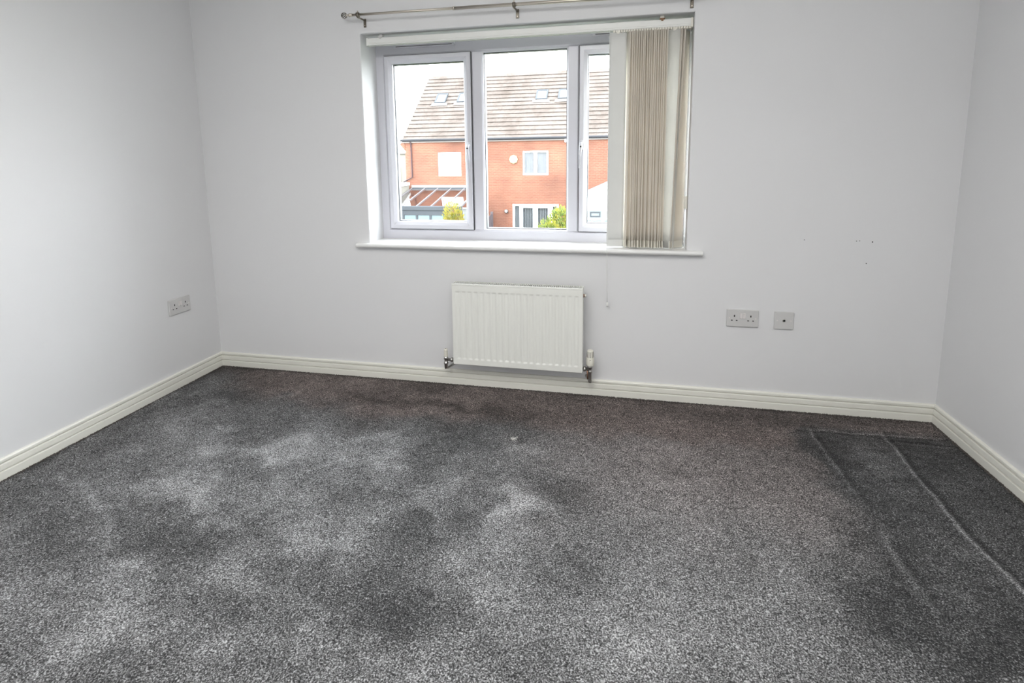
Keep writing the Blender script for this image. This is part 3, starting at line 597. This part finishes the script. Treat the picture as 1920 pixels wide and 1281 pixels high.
MB().lathe((0, -.0088, .001), (0, -1, 0), [(0, .0075), (.0012, .0072), (.0025, .0062)], 20).build('outlet_ring', M['chrome'], t)
MB().lathe((0, -.0110, .001), (0, -1, 0), [(0, .0052), (.0006, .0052)], 16).build('outlet_hole', M['dark'], t)
for s_ in (-1, 1): MB().lathe((s_ * .0302, -.0090, 0), (0, -1, 0), [(0, .0034), (.0008, .0030)], 12).build('screw_cap', M['rocker'], t)
t.location = (3.1355 + .043, 0, .4093 + .043)

# old fixing holes and a fleck of lint
for i, (x, z, rr) in enumerate(((3.246, .847, .0022), (3.466, .846, .002), (3.479, .847, .0018), (3.532, .843, .003), (3.514, .742, .0022))):
    MB().lathe((x, -.0004, z), (0, -1, 0), [(-.001, rr), (.0001, rr), (.0003, rr * .6)], 9).build('screw_hole', M['gutter'], bpy.data.objects['wall_back'])
mb = MB()
for k in range(26):
    a = random.random() * 6.28; x = 1.953 + random.gauss(0, .008); y = -.538 + random.gauss(0, .007)
    mb.tube([(x, y, .001), (x + .006 * math.cos(a), y + .006 * math.sin(a), .004), (x + .011 * math.cos(a + .6), y + .011 * math.sin(a + .6), .002)], .0007, 4)
tag(mb.build('lint_fluff', M['lint']), 'tiny white fleck of fluff on the carpet in front of the radiator', 'fluff')

# ================================================================== OUTSIDE
G = -2.9; HY = 21.5
mb = MB(); mb.box(-40, 40, 1.0, 60, G - .2, G); o = mb.build('ground', M['lawn']); o['kind'] = 'structure'; o['label'] = 'garden lawns behind the houses'
house = thing('terraced_house', 'red brick house with tiled roof seen through the window', 'house', (-1.5, 25.5, G))
HX0, HX1 = -7.70, 6.2
win1 = (-6.09, -4.975, .411, 1.503); win2 = (-2.075, -.912, .437, 1.517); door = (-2.565, -.44, G + .05, -.872)
w1r = (-6.09, -4.6, G + .05, -1.05); win4 = (1.9, 3.1, .43, 1.51)
mb = MB(); holes_wall(mb, HX0, HX1, G, 2.06, [win1, win2, door, w1r, win4], HY, HY + .10)
mb.box(HX0, HX0 + .1, HY + .1, HY + 7.9, G, 2.06); mb.box(HX1 - .1, HX1, HY + .1, HY + 7.9, G, 2.06); mb.box(HX0, HX1, HY + 7.9, HY + 8, G, 2.06)
for a in (HX0, HX1 - .1): mb.add([(a, HY, 2.06), (a + .1, HY, 2.06), (a + .1, HY + 4, 5.42), (a, HY + 4, 5.42), (a + .1, HY + 8, 2.06), (a, HY + 8, 2.06)], [(0, 1, 2, 3), (3, 2, 4, 5), (0, 3, 5), (1, 4, 2)])
# corbelled kneeler at the verge
mb.add([(-7.70, HY - .02, 1.60), (-7.93, HY - .02, 1.86), (-7.93, HY - .02, 1.95), (-7.70, HY - .02, 2.12), (-7.70, HY + .3, 1.60), (-7.93, HY + .3, 1.86), (-7.93, HY + .3, 1.95), (-7.70, HY + .3, 2.12)],
       [(0, 1, 2, 3), (7, 6, 5, 4), (0, 4, 5, 1), (1, 5, 6, 2), (2, 6, 7, 3)])
mb.build('brick_wall', M['brick'], house)
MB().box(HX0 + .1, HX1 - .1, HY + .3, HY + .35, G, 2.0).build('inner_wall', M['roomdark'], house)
# roof
pitch = math.atan2(3.38, 4.0); cs, sn = math.cos(pitch), math.sin(pitch); ye, ze = HY - .14, 2.05
def RP(x, s, n_): return (x, ye + s * cs - n_ * sn, ze + s * sn + n_ * cs)
SL = (HY + 4 - ye) / cs; NC = 17; gau = SL / NC
for k in range(NC):
    mb = MB(); wd = .33; x = -7.80 - (wd / 2 if k % 2 else 0); lip = .036
    while x < HX1 + .1:
        a = max(x, -7.80); b = min(x + wd - .0015, HX1 + .1); n0 = lip + random.uniform(-.0025, .0025)
        if b > a:
            q = [RP(a, k * gau - .03, n0 - .014), RP(b, k * gau - .03, n0 - .014), RP(b, (k + 1) * gau, -.008), RP(a, (k + 1) * gau, -.008), RP(a, k * gau - .03, n0 + .012), RP(b, k * gau - .03, n0 + .012), RP(b, (k + 1) * gau, .006), RP(a, (k + 1) * gau, .006)]
            mb.add(q, [(0, 3, 2, 1), (4, 5, 6, 7), (0, 1, 5, 4), (1, 2, 6, 5), (2, 3, 7, 6), (3, 0, 4, 7)])
        x += wd
    mb.build('tile_course', M['tile'], house)
MB().add([RP(-7.78, 0, -.02), RP(HX1, 0, -.02), RP(HX1, SL, -.02), RP(-7.78, SL, -.02), (HX1, HY + 8.2, 2.05), (-7.78, HY + 8.2, 2.05)], [(0, 1, 2, 3), (3, 2, 4, 5)]).build('roof_deck', M['gutter'], house)
mb = MB()
x = -7.80
while x < HX1: mb.tube([(x, HY + 4, 5.42 + .0), (min(x + .44, HX1 + .1), HY + 4, 5.42)], .10, 10); x += .45
mb.build('ridge_tiles', M['tile'], house)
gt = MB().tube([(-7.86, HY - .17, 2.075), (HX1, HY - .17, 2.075)], .058, 10).build('gutter', M['gutter'], house)
MB().box(-7.80, HX1, HY - .10, HY - .005, 1.965, 2.03).build('fascia_board', M['fascia'], house)
MB().tube([(-7.40, HY - .17, 2.04), (-7.385, HY - .06, 1.93), (-7.375, HY - .06, .36), (-7.80, HY - .10, .14)], .033, 8).build('downpipe', M['pipe'], house)
MB().tube([(-3.80, HY - .06, 2.0), (-3.80, HY - .06, G)], .035, 8).build('downpipe', M['outwhite'], house, label='white downpipe')
MB().rbox(-.17, -.06, HY - .12, HY, 1.86, 2.06, .01, 1).build('soffit_box', M['outwhite'], house)
def house_window(hole, panes, inner, bars=(.5,)):
    x0, x1, z0, z1 = hole; yf = HY + .03
    f = MB().ring(x0, x1, z0, z1, [(0, HY + .09), (0, yf), (.055, yf), (.075, yf + .015), (.075, HY + .09)])
    for b in bars: xm = x0 + (x1 - x0) * b; f.box(xm - .075, xm + .075, yf + .006, HY + .085, z0 + .06, z1 - .06)
    f = f.build('window_frame', M['outwhite'], house)
    ed = [x0 + .075] + [x0 + (x1 - x0) * b for b in bars] + [x1 - .075]
    for i in range(len(ed) - 1):
        a = ed[i] + (.075 if i else 0); b = ed[i + 1] - (.075 if i < len(ed) - 2 else 0)
        MB().box(a, b, HY + .06, HY + .068, z0 + .07, z1 - .07).build('pane', M['glass'], f)
        if inner == 'white': MB().box(a, b, HY + .10, HY + .11, z0, z1 - .16 - .03 * i).box(a, b, HY + .12, HY + .13, z0, z1).build('roller_blind', M['outwhite'], f)
        else:
            mb = MB(); x = a; k = 0
            while x < b: mb.box(x, x + inner, HY + .12 + (k % 2) * .012, HY + .125 + (k % 2) * .012, z0, z1); x += inner + .003; k += 1
            mb.build('slat_blind', M['blindgrey'], f)
house_window(win1, 2, 'white', ()); house_window(win2, 2, .085, (.5,)); house_window(win4, 2, .085)
house_window(w1r, 2, 'white', (.5,))
for a, b_, z in ((-5.95, -5.62, 1.395), (-5.46, -5.10, 1.435)): MB().box(a, b_, HY + .040, HY + .058, z - .018, z + .018).build('vent_slot', M['blindgrey'], house)
# glazed doors with side lights
x0, x1, z0, z1 = door; yf = HY + .02
f = MB().ring(x0, x1, z0, z1, [(0, HY + .09), (0, yf), (.10, yf), (.10, HY + .09)])
for a, b in ((-2.25, -2.09), (-1.625, -1.40), (-.935, -.72)): f.box(a, b, yf + .006, HY + .088, z0 + .01, z1 - .06)
f.box(-2.12, -.78, yf - .006, HY + .082, z1 - .185, z1 - .052)
f = f.build('glazed_doors', M['outwhite'], house)
for a, b, zt_ in ((-2.46, -2.25, -.97), (-2.09, -1.625, -1.057), (-1.40, -.935, -1.057), (-.72, -.54, -.97)):
    MB().box(a, b, HY + .06, HY + .066, z0 + .1, zt_).build('pane', M['glass'], f)
    mb = MB(); x = a
    while x < b: mb.box(x, min(b, x + (.052 if a > -2 or a == -2.09 else .09)), HY + .12, HY + .125, z0 + .1, zt_); x += .078
    mb.build('slat_blind', M['blindgrey'], f)
# alarm box and wall lamp fixed to the brickwork
al = MB().lathe((-2.492, HY, 1.144), (0, -1, 0), [(0, .20), (.05, .20), (.08, .16)], 8, smooth=False).build('alarm_box', M['alarm'], house, label='pale yellow eight-sided alarm box')
lp = MB().lathe((-2.838, HY, -1.21), (0, -1, 0), [(0, .05), (.05, .05), (.08, .09), (.12, .09)], 10).build('wall_lamp', M['gutter'], house)
MB().lathe((-2.838, HY - .12, -1.20), (0, -1, 0), [(0, .07), (.04, .06), (.06, .03)], 10).build('lamp_globe', M['outwhite'], lp)
for xa, xb in ((-6.90, -6.34), (-5.74, -5.18), (-1.81, -1.25), (-.735, -.175), (2.4, 2.96)):
    s0, s1 = (23.56 - ye) / cs, (24.14 - ye) / cs
    T = lambda x, y, z: RP(x, z, -y)
    f = MB().ring(xa, xb, s0, s1, [(0, .0), (0, -.11), (.06, -.11), (.08, -.09), (.08, 0)], T).build('skylight', M['alu'], house)
    MB().add([T(xa + .08, -.085, s0 + .08), T(xb - .08, -.085, s0 + .08), T(xb - .08, -.085, s1 - .08), T(xa + .08, -.085, s1 - .08)], [(0, 1, 2, 3)]).build('pane', M['conserv'], f)
    MB().add([T(xa - .15, -.062, s0 - .22), T(xb + .15, -.062, s0 - .22), T(xb + .10, -.062, s0 + .02), T(xa - .10, -.062, s0 + .02)], [(0, 1, 2, 3)]).build('flashing', M['fascia'], f)

# glass-roofed garden room against the house
VX0, VX1 = -7.40, -4.05
vr = thing('garden_room', 'grey framed garden room with sloping glass roof against the house', 'garden room', (-5.7, 20, G))
ya, yb, za, zb_ = HY - .02, 18.5, -.10, -.74
MB().box(VX0 - .02, VX1, ya - .08, ya, za - .02, za + .10).build('wall_flashing', M['fascia'], vr)
MB().box(VX0 + .05, VX1, ya - .20, ya - .08, za - .16, za - .03).build('wall_plate', M['alu'], vr)
MB().rbox(VX0, VX1, yb - .12, yb + .02, zb_ - .17, zb_ + .02, .02, 1).build('eaves_gutter', M['alu'], vr)
for k in range(6):
    x = VX0 + .04 + k * .645
    a = Vector((x, ya - .1, za - .02)); b = Vector((x, yb, zb_ + .01))
    MB().add([a + Vector((-.025, 0, 0)), a + Vector((.025, 0, 0)), b + Vector((.025, 0, 0)), b + Vector((-.025, 0, 0)), a + Vector((-.025, 0, -.08)), a + Vector((.025, 0, -.08)), b + Vector((.025, 0, -.08)), b + Vector((-.025, 0, -.08))],
             [(0, 1, 2, 3), (7, 6, 5, 4), (0, 4, 5, 1), (1, 5, 6, 2), (2, 6, 7, 3), (3, 7, 4, 0)]).build('rafter', M['rafter'], vr)
    if k < 5:
        MB().add([(x + .02, ya - .1, za - .035), (x + .625, ya - .1, za - .035), (x + .625, yb, zb_ - .01), (x + .02, yb, zb_ - .01), (x + .02, ya - .1, za - .043), (x + .625, ya - .1, za - .043), (x + .625, yb, zb_ - .018), (x + .02, yb, zb_ - .018)],
                 [(0, 1, 2, 3), (7, 6, 5, 4), (0, 4, 5, 1), (1, 5, 6, 2), (2, 6, 7, 3), (3, 7, 4, 0)]).build('roof_pane', M['glass_roof'], vr)
mb = MB()
xx = [VX0 + .04, -6.62, -6.02, -5.42, -4.75, VX1 - .06]
for x in xx: mb.box(x - .045, x + .045, yb - .08, yb, G + .01, zb_ - .165)
mb.box(VX0 - .004, VX1 + .004, yb - .086, yb + .004, zb_ - .36, zb_ - .162); mb.box(VX0 - .004, VX1 + .004, yb - .086, yb + .004, G, G + .12)
mb.build('door_frames', M['alu'], vr)
for a, b in zip(xx[:-1], xx[1:]): MB().box(a + .045, b - .045, yb - .05, yb - .04, G + .12, zb_ - .36).build('door_pane', M['pane_pale'], vr)

# white rendered outbuilding on the left of the garden room
t = thing('outbuilding', 'cream flat roofed outbuilding beside the garden room', 'outbuilding', (-8.2, 20, G))
MB().box(-9.2, -7.46, 17.6, 21.2, G, .0).build('wall', M['render'], t)
MB().box(-9.25, -7.42, 17.55, 21.2, .0, .13).build('roof_edge', M['outwhite'], t)
t = thing('far_building', 'pale building far behind the left end of the brick house', 'building', (-15, 33, G))
MB().box(-22, -11.6, 31, 38, G, 1.55).build('wall', M['render'], t)
MB().box(-22.1, -11.5, 30.9, 38.1, 1.55, 1.63).build('parapet', M['fascia'], t)
for x in (-12.45, -13.6): MB().ring(x - .4, x + .4, -.6, .7, [(0, 31.0), (0, 30.95), (.08, 30.95), (.08, 31.0)]).box(x - .32, x + .32, 30.98, 31.0, -.52, .62).build('window', M['conserv'], t)

# fence between the gardens: posts and boards
t = thing('garden_fence', 'grey wooden board fence running out from the brick house', 'fence', (-3.5, 18.5, G))
for k in range(2):
    ya_ = 21.3 - k * 1.85
    MB().box(-3.55, -3.45, ya_ - .05, ya_ + .05, G, -1.22).build('post', M['wood'], t)
    for j in range(11):
        zt_ = -1.30 - .10 * math.sin(math.pi * (j + .5) / 11)
        MB().box(-3.505 + (j % 2) * .012, -3.485 + (j % 2) * .012, ya_ - .06 - (j + 1) * .16, ya_ - .06 - j * .16 + .01, G, zt_).build('board', M['wood'], t)
# white conservatory on the right
t = thing('conservatory', 'white gable fronted conservatory at the right of the window view', 'conservatory', (2.3, 18.5, G))
CX0, CX1, CY, CE, AX, AZ = .72, 4.5, 15.5, -.50, 2.62, .52
ce_ = -.112 - (1.237 - CX0) * .455
fr = MB(); fr.box(CX0, CX1, CY - .05, CY + .05, CE - .06, CE + .06); fr.box(CX0, CX1, CY - .05, CY + .05, G, G + .5)
for x in (CX0 + .04, 1.20, 1.74, 2.28, 2.82, 3.36, 3.9, CX1 - .04): fr.box(x - .04, x + .04, CY - .044, CY + .044, G + .01, CE - .01)
fr.box(CX0 + .01, CX1 - .01, CY - .054, CY + .054, -.86, -.80)
fr.build('front_frame', M['outwhite'], t)
MB().add([(CX0, CY, CE), (CX1, CY, CE), (CX1, CY, ce_), (AX, CY, AZ), (CX0, CY, ce_), (CX0, CY + .04, CE), (CX1, CY + .04, CE), (CX1, CY + .04, ce_), (AX, CY + .04, AZ), (CX0, CY + .04, ce_)],
         [(0, 1, 2, 3, 4), (9, 8, 7, 6, 5), (0, 4, 9, 5), (1, 6, 7, 2)]).build('gable_panel', M['outwhite'], t)
MB().add([(1.55, CY - .012, .0 - .02), (2.2, CY - .012, -.02), (2.2, CY - .012, .18), (1.75, CY - .012, .02)], [(0, 1, 2, 3)]).add([(1.62, CY - .012, -.33), (2.5, CY - .012, -.33), (2.5, CY - .012, -.26), (1.62, CY - .012, -.26)], [(0, 1, 2, 3)]).build('gable_pane', M['glass_blue'], t)
for s_, xe in ((-1, CX0 - .06), (1, CX1 + .06)):
    MB().add([(AX, CY - .08, AZ + .05), (xe, CY - .08, ce_ + .03), (xe, 21.4, ce_ + .03), (AX, 21.4, AZ + .05), (AX, CY - .08, AZ), (xe, CY - .08, ce_ - .02), (xe, 21.4, ce_ - .02), (AX, 21.4, AZ)],
             [(0, 1, 2, 3), (7, 6, 5, 4), (0, 4, 5, 1), (1, 5, 6, 2), (2, 6, 7, 3), (3, 7, 4, 0)]).build('roof_slope', M['conserv'], t)
MB().box(CX0, CX0 + .08, CY, 21.4, G, ce_).box(CX1 - .08, CX1, CY, 21.4, G, ce_).build('side_wall', M['outwhite'], t)
for a, b in ((1.24, 1.70), (1.78, 2.24), (2.32, 2.78), (2.86, 3.32)):
    MB().box(a, b, CY + .0, CY + .01, -.80, CE - .06).build('fanlight', M['pane_pale'], t); MB().box(a, b, CY, CY + .01, G + .5, -.86).build('pane', M['glass_blue'], t)
MB().ring(1.32, 1.66, -.77, -.60, [(0, CY), (0, CY - .07), (.035, CY - .07), (.035, CY)]).build('opening_vent', M['alu'], t)
MB().box(CX0 + .1, CX1 - .1, CY + .35, CY + .36, G, CE - .1).build('inner_blind', M['outwhite'], t)

# golden conifers
def conifer(label, x, y, zt_, rad_, hgt, mat, seed, n=6500):
    g = random.Random(seed); t = thing('conifer_bush', label, 'bush', (x, y, G), 'conifers in the gardens')
    MB().tube([(x, y, G), (x + .03, y, G + hgt * .6), (x, y, zt_ - .2)], [.07, .04, .015], 8).build('trunk', M['bark'], t)
    mb = MB(); zb = zt_ - hgt
    lobes = [(g.uniform(-.45, .45) * rad_, g.uniform(-.4, .4) * rad_, zt_ - g.uniform(.12, .95) * hgt * .75, g.uniform(.35, .6) * rad_) for _ in range(16)] + [(0, 0, zt_ - rad_ * .55, rad_ * .5)]
    for k in range(n):
        lx_, ly_, lz_, lr = g.choice(lobes); d = Vector((g.gauss(0, 1), g.gauss(0, 1), g.gauss(0, 1) + .15)).normalized()
        p = Vector((x + lx_, y + ly_, lz_)) + Vector((d.x * lr, d.y * lr, d.z * lr * 1.25)) * g.uniform(.7, 1.0)
        up = (Vector((d.x * .6, d.y * .6, 1))).normalized(); sd = up.cross(Vector((g.gauss(0, 1), g.gauss(0, 1), g.gauss(0, .4)))).normalized()
        h = g.uniform(.04, .10); w_ = h * .24
        mb.add([p - sd * w_ * .4, p + sd * w_ * .4, p + sd * w_ + up * h * .5, p + up * h, p - sd * w_ + up * h * .5], [(0, 1, 2, 3, 4)])
    mb.build('foliage', mat, t, kind='stuff'); return t
conifer('golden and brown conifer bush in front of the garden room', -3.50, 15.5, -.50, .62, 2.2, M['leaf_gold'], 3)
c2 = conifer('lime green conifer bush in front of the glazed doors', .36, 14.4, -.55, .62, 2.2, M['leaf_green'], 5)
